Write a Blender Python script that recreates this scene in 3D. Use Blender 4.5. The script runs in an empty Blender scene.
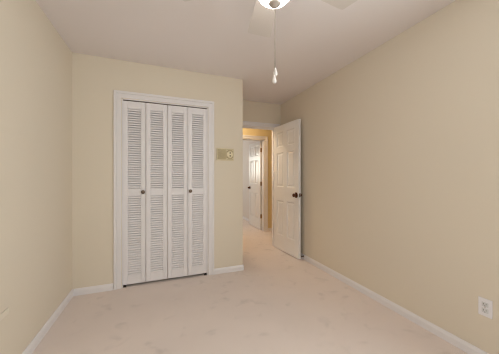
import bpy, bmesh, math, random
from mathutils import Vector, Matrix
R = math.radians
PI = math.pi
random.seed(4)
S = bpy.context.scene
COL = S.collection

# ------------------------------------------------------------------ camera, world, light, exposure
F_PX = 232.87
cam_d = bpy.data.cameras.new('camera')
cam_d.sensor_fit = 'HORIZONTAL'
cam_d.sensor_width = 36.0
cam_d.lens = 36.0 * F_PX / 499.0
cam_d.clip_start = 0.02
cam = bpy.data.objects.new('camera', cam_d)
COL.objects.link(cam)
cam.location = (0, 0, 1.191)
cam.rotation_euler = (R(90), 0, -0.3683)
S.camera = cam

W = bpy.data.worlds.new('daylight')
W.use_nodes = True
S.world = W
bg = W.node_tree.nodes['Background']
bg.inputs[0].default_value = (0.90, 0.95, 1.0, 1)
bg.inputs[1].default_value = 1.5

def area(name, loc, rot, sx, sy, power, color, portal=False):
    d = bpy.data.lights.new(name, 'AREA')
    d.shape = 'RECTANGLE'
    d.size = sx
    d.size_y = sy
    d.energy = power
    d.color = color
    if portal:
        d.cycles.is_portal = True
    o = bpy.data.objects.new(name, d)
    COL.objects.link(o)
    o.location = loc
    o.rotation_euler = rot
    return o

# daylight entering by the window behind the camera and by the far room's window; the two side lights are added fill
area('daylight_bedroom_window', (0.57, -1.96, 1.52), (R(90), 0, 0), 1.4, 1.15, 7, (0.965, 0.99, 1.03))
area('added_fill_right', (2.114, -0.35, 1.52), (R(90), 0, R(90)), 1.5, 1.15, 57, (0.965, 0.99, 1.03))  # added fill through an unseen right-hand opening, evens out the walls
area('added_fill_left', (-0.978, -0.75, 1.52), (R(90), 0, R(-90)), 1.3, 1.15, 6, (0.965, 0.99, 1.03))  # added weak fill from the unseen left, lifts right wall and door
area('daylight_far_window', (0.80, 7.66, 1.62), (R(-90), 0, 0), 1.0, 0.87, 36, (1.0, 0.965, 0.92))

S.view_settings.view_transform = 'Standard'
S.view_settings.look = 'None'
S.view_settings.gamma = 1.0
S.view_settings.use_curve_mapping = False
S.view_settings.exposure = 0.06
S.cycles.max_bounces = 12
S.cycles.diffuse_bounces = 8
S.cycles.filter_width = 1.1

# ------------------------------------------------------------------ materials
def srgb(r, g, b):
    def c(v):
        v /= 255.0
        return v / 12.92 if v <= 0.04045 else ((v + 0.055) / 1.055) ** 2.4
    return (c(r), c(g), c(b), 1)

def mat(name, col, rough=0.5, metal=0.0, bump=None, var=None, spec=0.5):
    m = bpy.data.materials.new(name)
    m.use_nodes = True
    nt = m.node_tree
    b = nt.nodes['Principled BSDF']
    b.inputs['Base Color'].default_value = col
    b.inputs['Roughness'].default_value = rough
    b.inputs['Metallic'].default_value = metal
    b.inputs['Specular IOR Level'].default_value = spec
    tc = nt.nodes.new('ShaderNodeTexCoord')
    if var:
        sc, amt = var
        n = nt.nodes.new('ShaderNodeTexNoise')
        n.inputs['Scale'].default_value = sc
        n.inputs['Detail'].default_value = 4
        nt.links.new(tc.outputs['Object'], n.inputs['Vector'])
        r = nt.nodes.new('ShaderNodeValToRGB')
        r.color_ramp.elements[0].position = 0.3
        r.color_ramp.elements[1].position = 0.7
        r.color_ramp.elements[0].color = tuple(c * (1 - amt) for c in col[:3]) + (1,)
        r.color_ramp.elements[1].color = tuple(min(1, c * (1 + amt)) for c in col[:3]) + (1,)
        nt.links.new(n.outputs['Fac'], r.inputs['Fac'])
        nt.links.new(r.outputs['Color'], b.inputs['Base Color'])
    if bump:
        sc, st = bump
        n = nt.nodes.new('ShaderNodeTexNoise')
        n.inputs['Scale'].default_value = sc
        n.inputs['Detail'].default_value = 3
        nt.links.new(tc.outputs['Object'], n.inputs['Vector'])
        bp = nt.nodes.new('ShaderNodeBump')
        bp.inputs['Strength'].default_value = st
        bp.inputs['Distance'].default_value = 0.002
        nt.links.new(n.outputs['Fac'], bp.inputs['Height'])
        nt.links.new(bp.outputs['Normal'], b.inputs['Normal'])
    return m

def emit_mat(name, col, strength):
    m = bpy.data.materials.new(name)
    m.use_nodes = True
    b = m.node_tree.nodes['Principled BSDF']
    b.inputs['Base Color'].default_value = (0.9, 0.88, 0.84, 1)
    b.inputs['Roughness'].default_value = 0.35
    b.inputs['Emission Color'].default_value = col
    b.inputs['Emission Strength'].default_value = strength
    return m

def glass_mat(name):
    m = bpy.data.materials.new(name)
    m.use_nodes = True
    nt = m.node_tree
    nt.nodes.remove(nt.nodes['Principled BSDF'])
    out = nt.nodes['Material Output']
    tr = nt.nodes.new('ShaderNodeBsdfTransparent')
    tr.inputs[0].default_value = (0.95, 0.98, 0.96, 1)
    gl = nt.nodes.new('ShaderNodeBsdfGlossy')
    gl.inputs['Roughness'].default_value = 0.02
    mx = nt.nodes.new('ShaderNodeMixShader')
    mx.inputs[0].default_value = 0.06
    nt.links.new(tr.outputs[0], mx.inputs[1])
    nt.links.new(gl.outputs[0], mx.inputs[2])
    nt.links.new(mx.outputs[0], out.inputs[0])
    return m

def carpet_mat():
    m = bpy.data.materials.new('cut_pile_carpet')
    m.use_nodes = True
    nt = m.node_tree
    b = nt.nodes['Principled BSDF']
    b.inputs['Roughness'].default_value = 1.0
    b.inputs['Specular IOR Level'].default_value = 0.05
    b.inputs['Sheen Weight'].default_value = 0.15
    tc = nt.nodes.new('ShaderNodeTexCoord')
    base = srgb(230, 217, 210)
    def noise(scale, detail, rough=0.5, dist=0.0, off=0.0):
        mp = nt.nodes.new('ShaderNodeMapping')
        mp.inputs['Location'].default_value = (off, off * 0.7, 0)
        nt.links.new(tc.outputs['Object'], mp.inputs['Vector'])
        n = nt.nodes.new('ShaderNodeTexNoise')
        n.inputs['Scale'].default_value = scale
        n.inputs['Detail'].default_value = detail
        n.inputs['Roughness'].default_value = rough
        n.inputs['Distortion'].default_value = dist
        nt.links.new(mp.outputs[0], n.inputs['Vector'])
        return n
    def ramp(n, p0, p1, v0, v1):
        r = nt.nodes.new('ShaderNodeValToRGB')
        r.color_ramp.elements[0].position = p0
        r.color_ramp.elements[1].position = p1
        r.color_ramp.elements[0].color = (v0, v0, v0, 1)
        r.color_ramp.elements[1].color = (v1, v1, v1, 1)
        nt.links.new(n.outputs['Fac'], r.inputs['Fac'])
        return r
    def mul(a, c, fac=1.0):
        x = nt.nodes.new('ShaderNodeMix')
        x.data_type = 'RGBA'
        x.blend_type = 'MULTIPLY'
        x.inputs['Factor'].default_value = fac
        nt.links.new(a, x.inputs['A'])
        nt.links.new(c, x.inputs['B'])
        return x.outputs['Result']
    rgb = nt.nodes.new('ShaderNodeRGB')
    rgb.outputs[0].default_value = base
    # worn and trodden patches of nap, broad mottling, and the fine fibre grain
    treads = ramp(noise(6.5, 3, 0.55, 0.35, 5.3), 0.28, 0.42, 0.87, 1.0)
    broad = ramp(noise(1.6, 4, 0.6, 0.2, 7.7), 0.30, 0.70, 0.95, 1.02)
    grain = ramp(noise(170, 2), 0.30, 0.70, 0.90, 1.06)
    col = mul(mul(mul(rgb.outputs[0], treads.outputs[0]), broad.outputs[0]), grain.outputs[0])
    nt.links.new(col, b.inputs['Base Color'])
    n = noise(300, 3)
    bp = nt.nodes.new('ShaderNodeBump')
    bp.inputs['Strength'].default_value = 0.5
    bp.inputs['Distance'].default_value = 0.006
    nt.links.new(n.outputs['Fac'], bp.inputs['Height'])
    nt.links.new(bp.outputs['Normal'], b.inputs['Normal'])
    return m

M = {}
M['wall'] = mat('cream_wall_paint', srgb(219, 209, 193), 0.75, bump=(90, 0.10), spec=0.3)
M['hall'] = mat('hall_wall_paint', srgb(220, 202, 158), 0.75, bump=(90, 0.10), spec=0.3)
M['far'] = mat('far_room_wall_paint', srgb(222, 214, 208), 0.75, bump=(90, 0.10), spec=0.3)
M['ceiling'] = mat('ceiling_paint', srgb(228, 222, 222), 0.9, bump=(140, 0.15), spec=0.2)
M['carpet'] = carpet_mat()
M['trim'] = mat('white_trim_paint', srgb(226, 223, 225), 0.38, var=(6, 0.01))
M['door'] = mat('white_door_paint', srgb(236, 235, 236), 0.33, var=(5, 0.01))
M['gloss'] = mat('white_gloss_door_paint', srgb(226, 223, 221), 0.30, var=(5, 0.01), spec=0.35)
M['louver'] = mat('white_louver_paint', srgb(226, 223, 226), 0.45, var=(8, 0.012))
M['bronze'] = mat('oil_rubbed_bronze', srgb(92, 58, 40), 0.32, 0.85, var=(60, 0.2))
M['pewter'] = mat('dark_pewter', srgb(112, 98, 88), 0.35, 0.8, var=(60, 0.15))
M['brass'] = mat('aged_brass', srgb(150, 112, 70), 0.35, 0.8, var=(50, 0.2))
M['nickel'] = mat('brushed_nickel', srgb(186, 176, 168), 0.42, 0.6, var=(50, 0.08))
M['fan'] = mat('white_fan_enamel', srgb(212, 206, 202), 0.45, var=(6, 0.01))
M['globe'] = emit_mat('lit_frosted_glass', (1.0, 0.93, 0.85, 1), 17.0)
M['halllamp'] = emit_mat('lit_hall_lamp_glass', (1.0, 0.81, 0.57, 1), 70.0)
M['chain'] = mat('bead_chain_metal', srgb(150, 140, 128), 0.5, 0.3, var=(50, 0.05))
M['pull'] = mat('white_pull_enamel', srgb(222, 216, 212), 0.35, var=(40, 0.01))
M['beige'] = mat('beige_intercom_plastic', srgb(214, 202, 170), 0.5, var=(30, 0.03))
M['tan'] = mat('tan_speaker_grille', srgb(186, 172, 138), 0.6, var=(40, 0.06))
M['ivory'] = mat('ivory_dial_plastic', srgb(234, 222, 190), 0.45, var=(30, 0.02))
M['black'] = mat('dark_rubber', srgb(62, 54, 48), 0.6, var=(40, 0.1))
M['slot'] = mat('dark_slot', srgb(112, 108, 104), 0.7, var=(40, 0.1))
M['white'] = mat('white_outlet_plastic', srgb(228, 226, 230), 0.4, var=(30, 0.008))
M['recept'] = mat('pale_receptacle_plastic', srgb(206, 206, 208), 0.45, var=(30, 0.01))
M['almond'] = mat('almond_outlet_plastic', srgb(224, 215, 200), 0.5, var=(30, 0.01))
M['glass'] = glass_mat('clear_window_glass')
M['dark'] = mat('closet_shadow_paint', srgb(190, 180, 160), 0.9, var=(5, 0.02))

# ------------------------------------------------------------------ mesh helpers
def B():
    return bmesh.new()

def box(bm, x0, x1, y0, y1, z0, z1, bev=0.0, mtx=None, seg=2):
    c = Vector(((x0 + x1) / 2, (y0 + y1) / 2, (z0 + z1) / 2))
    r = bmesh.ops.create_cube(bm, size=1.0)
    vs = r['verts']
    for v in vs:
        v.co = Vector((v.co.x * (x1 - x0), v.co.y * (y1 - y0), v.co.z * (z1 - z0))) + c
    if bev > 0:
        es = list({e for v in vs for e in v.link_edges})
        g = bmesh.ops.bevel(bm, geom=es, offset=bev, segments=seg, affect='EDGES', profile=0.5)
        vs = list({v for f in g['faces'] for v in f.verts} | {v for v in vs if v.is_valid})
    if mtx:
        for v in vs:
            v.co = mtx @ v.co
    return vs

def lathe(bm, prof, mtx=None, seg=32):
    """revolve (radius, z) pairs about z"""
    rings = []
    for (r, z) in prof:
        if r < 1e-6:
            rings.append([bm.verts.new((0, 0, z))])
        else:
            rings.append([bm.verts.new((r * math.cos(2 * PI * k / seg), r * math.sin(2 * PI * k / seg), z)) for k in range(seg)])
    for a, b in zip(rings, rings[1:]):
        if len(a) == 1 and len(b) == 1:
            continue
        for k in range(seg):
            k2 = (k + 1) % seg
            if len(a) == 1:
                f = bm.faces.new((a[0], b[k], b[k2]))
            elif len(b) == 1:
                f = bm.faces.new((a[k], b[0], a[k2]))
            else:
                f = bm.faces.new((a[k], b[k], b[k2], a[k2]))
            f.smooth = True
    for end in (rings[0], rings[-1]):
        if len(end) > 1:
            try:
                bm.faces.new(end)
            except ValueError:
                pass
    vs = [v for r in rings for v in r]
    if mtx:
        for v in vs:
            v.co = mtx @ v.co
    return vs

def prism(bm, pts, a, b, axis):
    """extrude a closed 2-D outline from a to b along axis ('x' or 'y')"""
    def P(p, t):
        return (t, p[0], p[1]) if axis == 'x' else (p[0], t, p[1])
    A = [bm.verts.new(P(p, a)) for p in pts]
    C = [bm.verts.new(P(p, b)) for p in pts]
    n = len(pts)
    for k in range(n):
        bm.faces.new((A[k], A[(k + 1) % n], C[(k + 1) % n], C[k]))
    bm.faces.new(A)
    bm.faces.new(list(reversed(C)))
    return A + C

def obj(name, bm, m, parent=None, loc=None, rot=None):
    bmesh.ops.recalc_face_normals(bm, faces=bm.faces)
    me = bpy.data.meshes.new(name)
    bm.to_mesh(me)
    bm.free()
    me.materials.append(m)
    o = bpy.data.objects.new(name, me)
    COL.objects.link(o)
    if parent:
        o.parent = parent
    if loc:
        o.location = loc
    if rot:
        o.rotation_euler = rot
    return o

def tag(o, label=None, cat=None, group=None, kind=None):
    if label:
        o['label'] = label
    if cat:
        o['category'] = cat
    if group:
        o['group'] = group
    if kind:
        o['kind'] = kind
    return o

def empty(name, loc=(0, 0, 0), rotz=0.0):
    o = bpy.data.objects.new(name, None)
    o.empty_display_size = 0.1
    COL.objects.link(o)
    o.location = loc
    o.rotation_euler = (0, 0, rotz)
    return o

# ------------------------------------------------------------------ room dimensions
H = 2.44
XL, XR = -0.818, 1.954
YN, YC, YD = -1.80, 2.816, 3.563        # near wall, closet wall, door wall
XC = 0.993                               # end of the closet wall
YD2 = 3.68                               # hall side of the door wall
YH, YH2 = 4.63, 4.75                     # hall's far wall
YF = 7.50                                # far room's back wall
XFR = 2.235                               # far room's right wall
T = 0.12
# openings
CX0, CX1, CZ = -0.378, 0.546, 2.034      # closet
DX0, DX1, DZ = 1.130, 1.852, 2.026       # bedroom door
FX0, FX1, FZ = 1.405, 2.142, 2.005       # far room door
WX0, WX1, WZ0, WZ1 = -0.28, 1.42, 0.95, 2.10   # window behind the camera
LY0, LY1 = -1.40, -0.10                                # added unseen window in the left wall, lets in weak fill light
SY0, SY1 = -1.10, 0.40                                  # added unseen window in the right wall, lets in the main side fill
GX0, GX1, GZ0, GZ1 = 0.30, 1.30, 1.15, 2.02    # far room window

def struct(name, bm, m, label, cat):
    return tag(obj(name, bm, m), label, cat, kind='structure')

def wall_with_hole(bm, x0, x1, y0, y1, hx0, hx1, hz0, hz1):
    box(bm, x0, hx0, y0, y1, 0, H)
    box(bm, hx1, x1, y0, y1, 0, H)
    box(bm, hx0, hx1, y0, y1, hz1, H)
    if hz0 > 0:
        box(bm, hx0, hx1, y0, y1, 0, hz0)

b = B(); box(b, -1.2, 4.0, YN - T, YF + T, -0.10, 0.0)
struct('floor', b, M['carpet'], 'pale beige cut-pile carpet with trodden darker patches', 'floor')
b = B(); box(b, -1.2, 4.0, YN - T, YF + T, H, H + 0.10)
struct('ceiling', b, M['ceiling'], 'plain off-white painted ceiling', 'ceiling')
b = B()
box(b, XL - T, XL, YN - T, LY0, 0, H)
box(b, XL - T, XL, LY1, YD, 0, H)
box(b, XL - T, XL, LY0, LY1, WZ1, H)
box(b, XL - T, XL, LY0, LY1, 0, WZ0)
struct('wall_left', b, M['wall'], 'plain cream wall along the left side', 'wall')
b = B()
box(b, XR, XR + T, YN - T, SY0, 0, H)
box(b, XR, XR + T, SY1, YD, 0, H)
box(b, XR, XR + T, SY0, SY1, WZ1, H)
box(b, XR, XR + T, SY0, SY1, 0, WZ0)
struct('wall_right', b, M['wall'], 'long plain cream wall on the right with the outlet', 'wall')
b = B(); wall_with_hole(b, XL, XC, YC, YC + T, CX0, CX1, 0, CZ)
struct('wall_back', b, M['wall'], 'cream wall around the louvered closet', 'wall')
b = B(); box(b, XC - T, XC, YC + T, YD, 0, H)
struct('wall_alcove', b, M['wall'], 'short cream side wall of the entry alcove', 'wall')
# the door wall: cream in the bedroom, hall paint in the hall
b = B(); wall_with_hole(b, XL - T, XR + T, YD, YD + 0.06, DX0, DX1, 0, DZ)
struct('wall_door', b, M['wall'], 'cream wall above the open bedroom doorway', 'wall')
b = B(); wall_with_hole(b, XL - T, 3.5, YD + 0.06, YD2, DX0, DX1, 0, DZ)
struct('wall_hall_near', b, M['hall'], 'hall side of the bedroom door wall', 'wall')
b = B(); wall_with_hole(b, XL - T, 3.5, YH, YH + 0.06, FX0, FX1, 0, FZ)
struct('wall_hall', b, M['hall'], 'warm yellow hall wall around the farther doorway', 'wall')
b = B(); wall_with_hole(b, -0.3, 3.5, YH + 0.06, YH2, FX0, FX1, 0, FZ)
struct('wall_far_front', b, M['far'], 'far room side of the hall wall', 'wall')
b = B(); box(b, XL - T, XL, YD2, YH, 0, H); box(b, 3.38, 3.5, YD2, YH, 0, H)
struct('wall_hall_end', b, M['hall'], 'end walls closing the hall', 'wall')
b = B(); box(b, XFR, XFR + T, YH2, YF, 0, H)
struct('wall_far_right', b, M['far'], 'grey-white far room wall behind the open door', 'wall')
b = B(); box(b, -0.42, -0.30, YH2, YF, 0, H)
struct('wall_far_left', b, M['far'], 'left wall of the far room', 'wall')
b = B(); wall_with_hole(b, -0.42, XFR + T, YF, YF + T, GX0, GX1, GZ0, GZ1)
struct('wall_far_back', b, M['far'], 'back wall of the far room with its window', 'wall')
b = B(); wall_with_hole(b, XL - T, XR + T, YN - T, YN, WX0, WX1, WZ0, WZ1)
struct('wall_near', b, M['wall'], 'cream wall behind the camera with the window', 'wall')

# ------------------------------------------------------------------ baseboards
BH, BT = 0.068, 0.014
def bb_profile(s):
    # outline in (offset from the wall, height)
    return [(0, 0), (s * BT, 0), (s * BT, BH - 0.022), (s * (BT - 0.004), BH - 0.012), (s * 0.005, BH), (0, BH)]
def baseboard(name, runs, label):
    bm = B()
    for (axis, wall, sgn, a, c) in runs:
        pts = [(wall + o, z) for (o, z) in bb_profile(sgn)]
        prism(bm, pts, a, c, 'y' if axis == 'y' else 'x')
    return struct(name, bm, M['trim'], label, 'baseboard')

CW = 0.068                              # casing width
baseboard('baseboard_left', [('y', XL, 1, YN, YC)], 'white baseboard along the left wall')
baseboard('baseboard_back', [('x', YC, -1, XL + BT, CX0 - CW - 0.010), ('x', YC, -1, CX1 + CW + 0.006, XC + BT), ('y', XC, 1, YC, YD)],
          'white baseboard along the closet wall on both sides of the closet')
baseboard('baseboard_right', [('y', XR, -1, YN, YD)], 'white baseboard along the right wall')
baseboard('baseboard_near', [('x', YN, 1, XL + BT, XR - BT)], 'white baseboard behind the camera')
baseboard('baseboard_hall', [('x', YH, -1, FX1 + CW + 0.003, 3.38), ('x', YH, -1, XL, FX0 - CW - 0.003)], 'white baseboard along the yellow hall wall')
baseboard('baseboard_far', [('y', XFR, -1, YH2, YF)], 'white baseboard on the far room wall behind its door')

# ------------------------------------------------------------------ door casings with jambs
def casing(name, x0, x1, z1, yf, yb, label, stop=None, out=1, both=True, cw=CW):
    """frame around an opening: moulded casing on the wall face yf (towards -y), jamb lining to yb"""
    bm = B()
    th = 0.009 if not both else 0.012
    for (ya, sg) in ([(yf, -1), (yb, 1)] if both else [(yf, -1)]):
        d0, d1, d2 = sg * 0.010, sg * 0.018, sg * 0.015
        # moulded section: thin inner edge, thicker outer back band
        for (xa, s) in ((x0, -1), (x1, 1)):
            a = xa + s * 0.004
            A = sorted((a, a + s * cw * 0.62)); Bq = sorted((a + s * cw * 0.62, a + s * cw))
            y = sorted((ya, ya + d0)); y2 = sorted((ya, ya + d1))
            box(bm, A[0], A[1], y[0], y[1], 0, z1 + 0.004, 0.002)
            box(bm, Bq[0], Bq[1], y2[0], y2[1], 0, z1 + 0.004 + cw, 0.003)
        y = sorted((ya, ya + d0)); y2 = sorted((ya, ya + d1))
        box(bm, x0 - 0.004 - cw * 0.62, x1 + 0.004 + cw * 0.62, y[0], y[1], z1 + 0.004, z1 + 0.004 + cw * 0.62, 0.002)
        box(bm, x0 - 0.004 - cw * 0.64, x1 + 0.004 + cw * 0.64, y2[0], y2[1], z1 + 0.004 + cw * 0.62, z1 + 0.004 + cw, 0.003)
    box(bm, x0, x0 + th, yf, yb, 0, z1)
    box(bm, x1 - th, x1, yf, yb, 0, z1)
    box(bm, x0, x1, yf, yb, z1 - th, z1)
    if stop:
        ys0, ys1 = stop
        box(bm, x0 + th, x0 + th + 0.010, ys0, ys1, 0, z1 - th, 0.002)
        box(bm, x1 - th - 0.010, x1 - th, ys0, ys1, 0, z1 - th, 0.002)
        box(bm, x0 + th, x1 - th, ys0, ys1, z1 - th - 0.010, z1 - th, 0.002)
    return struct(name, bm, M['trim'], label, 'door frame')

casing('trim_1', CX0, CX1, CZ, YC, YC + T, 'white moulded frame around the louvered closet doors', cw=0.071, both=False)
casing('trim_2', DX0, DX1, DZ, YD, YD2, 'white frame around the open bedroom doorway', stop=(YD + 0.042, YD + 0.08))
casing('trim_3', FX0, FX1, FZ, YH, YH2, 'white frame around the farther doorway across the hall', stop=(YH + 0.04, YH + 0.075))

# ------------------------------------------------------------------ windows (behind the camera, in the far room, two added in the side walls)
def window(name, x0, x1, z0, z1, yi, yo, sgn, label, nx, nz, loc=(0, 0, 0), rotz=0.0):
    """sgn: +1 when the room lies at smaller y than the wall"""
    yc = (yi + yo) / 2
    bm = B()
    f = 0.04
    box(bm, x0, x0 + f, yc - 0.03, yc + 0.03, z0, z1, 0.003)
    box(bm, x1 - f, x1, yc - 0.03, yc + 0.03, z0, z1, 0.003)
    box(bm, x0 + f, x1 - f, yc - 0.03, yc + 0.03, z0, z0 + f, 0.003)
    box(bm, x0 + f, x1 - f, yc - 0.03, yc + 0.03, z1 - f, z1, 0.003)
    zm = (z0 + z1) / 2
    box(bm, x0 + f, x1 - f, yc - 0.025, yc + 0.025, zm - 0.02, zm + 0.02, 0.003)
    w = struct(name, bm, M['trim'], label, 'window')
    w.location = loc
    w.rotation_euler = (0, 0, rotz)
    for k in range(1, nx):
        x = x0 + f + (x1 - x0 - 2 * f) * k / nx
        mb = B(); box(mb, x - 0.010, x + 0.010, yc - 0.012, yc + 0.012, z0 + f, z1 - f)
        obj('muntin', mb, M['trim'], w)
    gb = B(); box(gb, x0 + f, x1 - f, yc - 0.003, yc + 0.003, z0 + f, z1 - f)
    obj('pane', gb, M['glass'], w)
    sb = B()
    yy = sorted((yi, yi - sgn * 0.018))
    for (a, c) in ((x0 - 0.07, x0), (x1, x1 + 0.07)):
        box(sb, a, c, yy[0], yy[1], z0, z1 + 0.07, 0.003)
    box(sb, x0, x1, yy[0], yy[1], z1, z1 + 0.07, 0.003)
    ys = sorted((yi + sgn * 0.03, yi - sgn * 0.05))
    box(sb, x0 - 0.09, x1 + 0.09, ys[0], ys[1], z0 - 0.03, z0, 0.004)
    obj('window_casing', sb, M['trim'], w)
window('window_1', WX0, WX1, WZ0, WZ1, YN, YN - T, -1, 'white sash window behind the camera', 2, 2)
window('added_window_right', -SY1, -SY0, WZ0, WZ1, 0, T, 1, 'added unseen white sash window in the right wall for fill light', 2, 2, (XR, 0, 0), R(-90))
window('added_window_left', LY0, LY1, WZ0, WZ1, 0, T, 1, 'added unseen white sash window in the left wall for fill light', 2, 2, (XL, 0, 0), R(90))
window('window_2', GX0, GX1, GZ0, GZ1, YF, YF + T, 1, 'white sash window in the back wall of the far room', 3, 2)

# ------------------------------------------------------------------ six-panel doors
def rect_ring(bm, r, d, y0, s):
    x0, x1, z0, z1 = r
    return [bm.verts.new((x, y0 + s * d, z)) for (x, z) in ((x0, z0), (x1, z0), (x1, z1), (x0, z1))]

def panel_door(width, height, thick):
    """local: hinge side at x=0, leaf towards -x, thickness 0..thick in +y, bottom at z=0"""
    bm = B()
    st, mu = 0.105, 0.095
    rails = [(0.0, 0.235), (0.80, 1.02), (1.575, 1.665), (1.905, height)]
    xs = [(-width, -width + st), (-width / 2 - mu / 2, -width / 2 + mu / 2), (-st, 0)]
    for (a, c) in (xs[0], xs[2]):
        box(bm, a, c, 0, thick, 0, height, 0.0015, seg=1)
    for (a, c) in rails:
        box(bm, xs[0][1], xs[2][0], 0, thick, a, c)
    for k in range(3):
        box(bm, xs[1][0], xs[1][1], 0, thick, rails[k][1], rails[k + 1][0])
    pb = []
    for k in range(3):
        z0, z1 = rails[k][1], rails[k + 1][0]
        for (a, c) in ((xs[0][1], xs[1][0]), (xs[1][1], xs[2][0])):
            for (y0, s) in ((0, 1), (thick, -1)):
                prof = [(0.0, 0.0), (0.007, 0.003), (0.012, 0.009), (0.020, 0.010), (0.048, 0.004), (0.052, 0.004)]
                prev = None
                for (i, d) in prof:
                    ring = rect_ring(bm, (a + i, c - i, z0 + i, z1 - i), d, y0, s)
                    if prev:
                        for q in range(4):
                            bm.faces.new((prev[q], prev[(q + 1) % 4], ring[(q + 1) % 4], ring[q]))
                    prev = ring
                bm.faces.new(prev)
    return bm

KNOB = [(0.0, 0.0), (0.041, 0.0), (0.041, 0.004), (0.034, 0.010), (0.014, 0.011), (0.011, 0.018), (0.0115, 0.024), (0.019, 0.030),
        (0.0255, 0.038), (0.0265, 0.046), (0.022, 0.053), (0.012, 0.0565), (0.0, 0.0572)]

def knob_set(parent, x, z, thick, m):
    for (y, sg) in ((0.0, 1), (thick, -1)):
        kb = B()
        lathe(kb, KNOB, Matrix.Translation((x, y, z)) @ Matrix.Rotation(R(90) * sg, 4, 'X'), 28)
        obj('door_knob', kb, m, parent)

def latch(parent, width, z, thick, m):
    lb = B()
    box(lb, -width - 0.0015, -width + 0.001, thick / 2 - 0.0125, thick / 2 + 0.0125, z - 0.028, z + 0.028, 0.0005, seg=1)
    box(lb, -width - 0.010, -width, thick / 2 - 0.008, thick / 2 + 0.008, z - 0.010, z + 0.010, 0.002)
    obj('latch_plate', lb, m, parent)

def hinges(parent, zs, y, sgn, m, leaf):
    for z in zs:
        hb = B()
        lathe(hb, [(0.0, -0.052), (0.005, -0.050), (0.0065, -0.045), (0.0065, 0.045), (0.005, 0.050), (0.0, 0.052)],
              Matrix.Translation((0.004, y + sgn * 0.005, z)), 12)
        box(hb, -0.0005, 0.0025, leaf[0], leaf[1], z - 0.045, z + 0.045)
        obj('hinge', hb, m, parent)

DW, DH, DT = 0.700, 2.014, 0.035
# bedroom door: leaf swung into the room, a little past square, its hall face towards the camera
ang = R(90 + 3.6)
bm = panel_door(DW, DH, DT)
door = obj('door_1', bm, M['door'], None, (DX1 - 0.004, YD - 0.006, 0.012), (0, 0, ang))
tag(door, 'white six-panel bedroom door standing open against the right wall', 'door', kind='structure')
knob_set(door, -DW + 0.062, 0.915, DT, M['bronze'])
latch(door, DW, 0.915, DT, M['pewter'])
hinges(door, (0.22, 1.02, 1.82), 0.0, -1, M['brass'], (0.004, 0.032))

# far room door: swung away into the far room, its hall face towards the left
bm = panel_door(0.715, 1.988, DT)
door2 = obj('door_2', bm, M['gloss'], None, (FX1 - 0.012, YH2 + 0.012, 0.012), (0, 0, R(-90.5)))
for v in door2.data.vertices:
    v.co.y -= DT
tag(door2, 'white six-panel door open in the farther doorway across the hall', 'door', kind='structure')
for (y, sg) in ((-DT, 1), (0, -1)):
    kb = B(); lathe(kb, KNOB, Matrix.Translation((-0.715 + 0.062, y, 0.915)) @ Matrix.Rotation(R(90) * sg, 4, 'X'), 28)
    obj('door_knob', kb, M['bronze'], door2)
hinges(door2, (0.30, 1.03, 1.78), 0.0, 1, M['brass'], (-0.034, -0.002))

# ------------------------------------------------------------------ bifold closet doors
PT = 0.028
PZ0, PZ1 = 0.028, 2.014
def louver_panel(bmf, w):
    """stiles and rails of one leaf: local x 0..w, y 0..PT, z PZ0..PZ1"""
    st = 0.045
    for (a, c) in ((0, st), (w - st, w)):
        box(bmf, a, c, 0, PT, PZ0, PZ1, 0.002, seg=1)
    for (a, c) in ((PZ0, 0.118), (0.985, 1.048), (1.936, PZ1)):
        box(bmf, st, w - st, 0.001, PT - 0.001, a, c)
    return st

def louver_slats(x0, x1, z0, z1):
    bm = B()
    n = int(round((z1 - z0) / 0.0252))
    p = (z1 - z0) / n
    for k in range(n):
        zc = z0 + p * (k + 0.5)
        # slat section: slopes down towards the room with a rounded nose
        pts = [(0.0020, zc - 0.0110), (0.0035, zc - 0.0125), (0.0065, zc - 0.0128), (0.0240, zc + 0.0060), (0.0240, zc + 0.0160), (0.0225, zc + 0.0160), (0.0035, zc + 0.0018), (0.0020, zc + 0.0003)]
        prism(bm, pts, x0 - 0.002, x1 + 0.002, 'x')
    return bm

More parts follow.
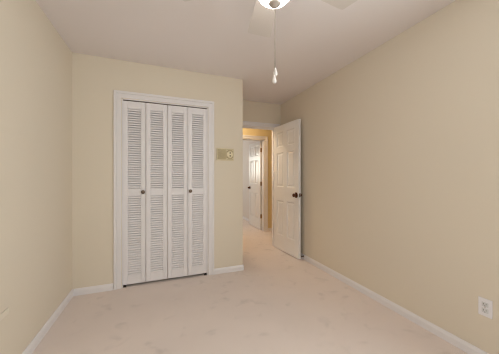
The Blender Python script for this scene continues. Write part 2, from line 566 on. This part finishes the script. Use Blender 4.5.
def bifold(x0, x1, mirror, label, fold):
    """a hinged pair between x0 and x1; the jamb side leaf pivots at the jamb"""
    root = empty('bifold_door', (x0 if not mirror else x1, YC + 0.008, 0))
    tag(root, label, 'closet door')
    w = (x1 - x0 - 0.005) / 2
    a = R(fold)
    for j in range(2):
        bmf = B(); st = louver_panel(bmf, w)
        sl = [louver_slats(st, w - st, 0.118, 0.985), louver_slats(st, w - st, 1.048, 1.936)]
        pf = obj('door_panel', bmf, M['louver'], root)
        s = -1 if mirror else 1
        # jamb leaf starts at 0, the second at the fold
        if not mirror:
            if j == 0:
                loc, rz = (0, 0, 0), -a
            else:
                loc, rz = (w * math.cos(a) + 0.005, -w * math.sin(a), 0), a
        else:
            if j == 0:
                loc, rz = (-w * math.cos(a), -w * math.sin(a), 0), a
            else:
                loc, rz = (-2 * w * math.cos(a) - 0.005, 0, 0), -a
        pf.location = loc
        pf.rotation_euler = (0, 0, rz)
        for q in sl:
            obj('louver_slats', q, M['louver'], pf)
        knob_here = (j == 0)
        if knob_here:
            kb = B()
            kx = (w - 0.024) if not mirror else 0.024
            lathe(kb, [(0.0, 0), (0.011, 0), (0.011, 0.003), (0.006, 0.006), (0.0065, 0.012), (0.0165, 0.017), (0.0205, 0.024), (0.0165, 0.031), (0.007, 0.0345), (0.0, 0.035)],
                  Matrix.Translation((kx, 0, 1.026)) @ Matrix.Rotation(R(90), 4, 'X'), 22)
            obj('knob', kb, M['pewter'], pf)
            pb = B()
            px = 0.016 if not mirror else w - 0.016
            box(pb, px - 0.015, px + 0.013, 0.002, 0.026, 0.0, 0.010, 0.001, seg=1)
            lathe(pb, [(0.0, 0.008), (0.006, 0.008), (0.006, PZ0 + 0.004), (0.0, PZ0 + 0.004)], Matrix.Translation((px, 0.014, 0)), 12)
            obj('pivot_bracket', pb, M['black'], pf)
    return root

JA, JB = CX0 + 0.009, CX1 - 0.009
mid = (JA + JB) / 2
bifold(JA + 0.0015, mid - 0.0015, False, 'left pair of white louvered bifold closet doors, with dark knob', 0.8)
bifold(mid + 0.0015, JB - 0.0015, True, 'right pair of white louvered bifold closet doors, nearer the intercom, with dark knob', 0.8)
# overhead track in the closet head
tb = B(); box(tb, JA + 0.002, JB - 0.002, YC + 0.012, YC + 0.034, PZ1 + 0.003, CZ - 0.012)
tag(obj('bifold_track', tb, M['pewter']), 'metal track above the louvered closet doors', 'track', kind='structure')

# ------------------------------------------------------------------ ceiling fan with light
FC = (0.526, 1.02)
fan = empty('ceiling_fan', (FC[0], FC[1], 2.03))
tag(fan, 'white ceiling fan with a lit glass bowl and two pull chains', 'ceiling fan')
def fpart(name, prof, m, parent=fan, seg=40):
    bm = B(); lathe(bm, [(r, z - 2.03) for (r, z) in prof], None, seg)
    return obj(name, bm, m, parent)
fpart('canopy', [(0.0, 2.44), (0.075, 2.44), (0.075, 2.425), (0.066, 2.395), (0.055, 2.385), (0.0, 2.385)], M['fan'])
fpart('motor_housing', [(0.0, 2.386), (0.055, 2.386), (0.085, 2.370), (0.105, 2.345), (0.112, 2.30), (0.108, 2.265), (0.090, 2.245), (0.070, 2.232), (0.0, 2.232)], M['fan'])
fpart('switch_housing', [(0.0, 2.233), (0.052, 2.233), (0.055, 2.20), (0.050, 2.175), (0.0, 2.175)], M['fan'])
fpart('light_fitter', [(0.0, 2.176), (0.050, 2.176), (0.088, 2.160), (0.092, 2.140), (0.0, 2.140)], M['fan'])
globe = fpart('light_globe', [(0.080, 2.141), (0.090, 2.134), (0.093, 2.120), (0.090, 2.098), (0.080, 2.077), (0.064, 2.061), (0.044, 2.050), (0.022, 2.045), (0.0, 2.044)], M['globe'])
fin = fpart('finial', [(0.0, 2.047), (0.028, 2.047), (0.030, 2.041), (0.025, 2.034), (0.014, 2.029), (0.008, 2.022), (0.0, 2.020)], M['nickel'])

def blade_mesh():
    bm = B()
    # outline along +x from 0.17 to 0.526, widening outwards with rounded tip corners
    def half(x):
        t = (x - 0.17) / (0.526 - 0.17)
        return 0.056 + 0.026 * min(1.0, t * 1.15)
    pts = []
    xs = [0.17, 0.25, 0.33, 0.41, 0.49, 0.514]
    for x in xs:
        pts.append((x, -half(x)))
    for k in range(1, 5):
        a = -PI / 2 + k * PI / 2 / 4
        pts.append((0.514 + 0.012 * math.cos(a), -half(0.526) + 0.012 + 0.012 * math.sin(a)))
    pts += [(x, -y) for (x, y) in reversed(pts)]
    top = [bm.verts.new((x, y, 0.004)) for (x, y) in pts]
    bot = [bm.verts.new((x, y, -0.004)) for (x, y) in pts]
    n = len(pts)
    bm.faces.new(top)
    bm.faces.new(list(reversed(bot)))
    for k in range(n):
        bm.faces.new((top[k], bot[k], bot[(k + 1) % n], top[(k + 1) % n]))
    return bm
def iron_mesh():
    bm = B()
    box(bm, 0.075, 0.20, -0.016, 0.016, 0.004, 0.010, 0.002, seg=1)
    box(bm, 0.19, 0.235, -0.038, 0.038, 0.004, 0.009, 0.002, seg=1)
    for y in (-0.026, 0.0, 0.026):
        lathe(bm, [(0.0, -0.0065), (0.005, -0.006), (0.006, -0.004), (0.0, -0.004)], Matrix.Translation((0.215, y, 0)), 10)
    return bm
for k in range(5):
    ang = R(75.0 - 72.0 * k)
    bl = obj('fan_blade', blade_mesh(), M['fan'], fan)
    bl.matrix_local = Matrix.Translation((0, 0, 2.207 - 2.03)) @ Matrix.Rotation(ang, 4, 'Z') @ Matrix.Rotation(R(9), 4, 'X')
    obj('blade_iron', iron_mesh(), M['fan'], bl)

def chain(dx, dy, z0, z1, label):
    bm = B()
    z = z0
    while z > z1:
        bmesh.ops.create_icosphere(bm, subdivisions=1, radius=0.0016, matrix=Matrix.Translation((dx, dy, z - 2.03)))
        z -= 0.0045
    lathe(bm, [(0.0, z0 - 2.03), (0.0007, z0 - 2.03), (0.0007, z1 - 2.03), (0.0, z1 - 2.03)], Matrix.Translation((dx, dy, 0)), 6)
    c = obj('pull_chain', bm, M['chain'], fan)
    pb = B()
    lathe(pb, [(0.0, z1 + 0.002 - 2.03), (0.004, z1 - 2.03), (0.0055, z1 - 0.010 - 2.03), (0.0095, z1 - 0.022 - 2.03), (0.0110, z1 - 0.030 - 2.03), (0.0085, z1 - 0.038 - 2.03), (0.0, z1 - 0.041 - 2.03)],
          Matrix.Translation((dx, dy, 0)), 16)
    obj('pull_knob', pb, M['pull'], c)
chain(-0.003, -0.002, 2.024, 1.688, '')
chain(0.005, 0.003, 2.024, 1.727, '')

# ------------------------------------------------------------------ hall lamp (outside the view)
hl = empty('hall_lamp', (1.10, 4.15, H))
tag(hl, 'round flush glass lamp lighting the hall ceiling', 'ceiling lamp')
bm = B(); lathe(bm, [(0.0, 0), (0.14, 0), (0.14, -0.02), (0.0, -0.02)]); obj('lamp_base', bm, M['fan'], hl)
bm = B(); lathe(bm, [(0.13, -0.02), (0.135, -0.035), (0.11, -0.07), (0.06, -0.09), (0.0, -0.096)]); obj('lamp_shade', bm, M['halllamp'], hl)

# ------------------------------------------------------------------ wall intercom
ic = empty('intercom', ((0.652 + 0.870) / 2, YC, 1.396))
tag(ic, 'beige wall intercom with speaker grille, beside the closet', 'intercom')
iw, ih = 0.109, 0.150
bm = B(); box(bm, -iw, iw, -0.016, 0, 0, ih, 0.004); obj('housing', bm, M['beige'], ic)
bm = B(); box(bm, -iw + 0.010, 0.006, -0.019, -0.014, 0.012, ih - 0.012, 0.001, seg=1)
for k in range(9):
    z = 0.020 + k * 0.0133
    box(bm, -iw + 0.014, 0.002, -0.0225, -0.018, z, z + 0.006, 0.0008, seg=1)
obj('speaker_grille', bm, M['tan'], ic)
bm = B(); box(bm, 0.012, iw - 0.008, -0.019, -0.014, 0.012, ih - 0.012, 0.001, seg=1); cp = obj('control_panel', bm, M['tan'], ic)
bm = B(); lathe(bm, [(0.0, 0), (0.041, 0), (0.040, 0.006), (0.036, 0.009), (0.0, 0.009)], Matrix.Translation((0.057, -0.019, 0.075)) @ Matrix.Rotation(R(90), 4, 'X'), 36)
d = obj('dial', bm, M['ivory'], cp)
for z in (0.057, 0.093):
    bm = B(); lathe(bm, [(0.0, 0.008), (0.0085, 0.008), (0.0075, 0.016), (0.0, 0.017)], Matrix.Translation((0.057, -0.019, z)) @ Matrix.Rotation(R(90), 4, 'X'), 16)
    obj('dial_knob', bm, M['black'], d)
for (x, z) in ((0.020, 0.124), (0.094, 0.124), (0.094, 0.026), (0.020, 0.026)):
    bm = B(); box(bm, x - 0.005, x + 0.005, -0.024, -0.018, z - 0.005, z + 0.005, 0.001, seg=1); obj('button', bm, M['ivory'], cp)

# ------------------------------------------------------------------ wall outlets
def outlet(name, loc, rotz, label, pm, rm):
    o = empty(name, loc, rotz)
    tag(o, label, 'outlet')
    # local: plate in xz, facing -y
    bm = B(); box(bm, -0.035, 0.035, -0.006, 0, -0.0575, 0.0575, 0.003); obj('cover_plate', bm, pm, o)
    for z in (-0.0195, 0.0195):
        bm = B()
        box(bm, -0.0165, 0.0165, -0.0085, -0.005, z - 0.0140, z + 0.0140, 0.0012, seg=1)
        r = obj('receptacle', bm, rm, o)
        bm = B()
        for (x, hh) in ((-0.0065, 0.0048), (0.0065, 0.0040)):
            box(bm, x - 0.0013, x + 0.0013, -0.0090, -0.0070, z + 0.003 - hh, z + 0.003 + hh)
        lathe(bm, [(0.0, 0.007), (0.0028, 0.007), (0.0028, 0.009), (0.0, 0.009)], Matrix.Translation((0, 0, z - 0.0085)) @ Matrix.Rotation(R(90), 4, 'X'), 10)
        obj('socket_slots', bm, M['slot'], r)
    bm = B(); lathe(bm, [(0.0, 0.005), (0.0035, 0.005), (0.0028, 0.0074), (0.0, 0.0078)], Matrix.Rotation(R(90), 4, 'X'), 12)
    obj('screw', bm, M['nickel'], o)
    return o
outlet('wall_outlet', (XR, 0.850, 0.353), R(-90), 'white duplex outlet low on the right wall', M['white'], M['recept'])
wp = empty('cover_plate', (XL, 1.699, 0.420), R(90))
tag(wp, 'small cream cover plate cut by the left picture edge, low on the left wall', 'wall plate')
bm = B(); box(bm, -0.0575, 0.0575, -0.006, 0, -0.018, 0.018, 0.003); obj('plate', bm, M['almond'], wp)
for x in (-0.0415, 0.0415):
    bm = B(); lathe(bm, [(0.0, 0.005), (0.0025, 0.005), (0.0020, 0.0068), (0.0, 0.0070)], Matrix.Translation((x, 0, 0)) @ Matrix.Rotation(R(90), 4, 'X'), 12)
    obj('screw', bm, M['almond'], wp)

# ------------------------------------------------------------------ door stop on the right baseboard
ds = empty('door_stop', (XR - BT, 2.858, 0.046))
tag(ds, 'small dark door stop on the baseboard beside the open door', 'door stop')
rot = Matrix.Rotation(R(-90), 4, 'Y')
bm = B(); lathe(bm, [(0.0, 0), (0.012, 0), (0.011, 0.004), (0.005, 0.006), (0.005, 0.026), (0.0, 0.026)], rot, 16); obj('stem', bm, M['pewter'], ds)
bm = B(); lathe(bm, [(0.0, 0.024), (0.009, 0.024), (0.010, 0.030), (0.008, 0.036), (0.0, 0.037)], rot, 16); obj('rubber_tip', bm, M['black'], ds)
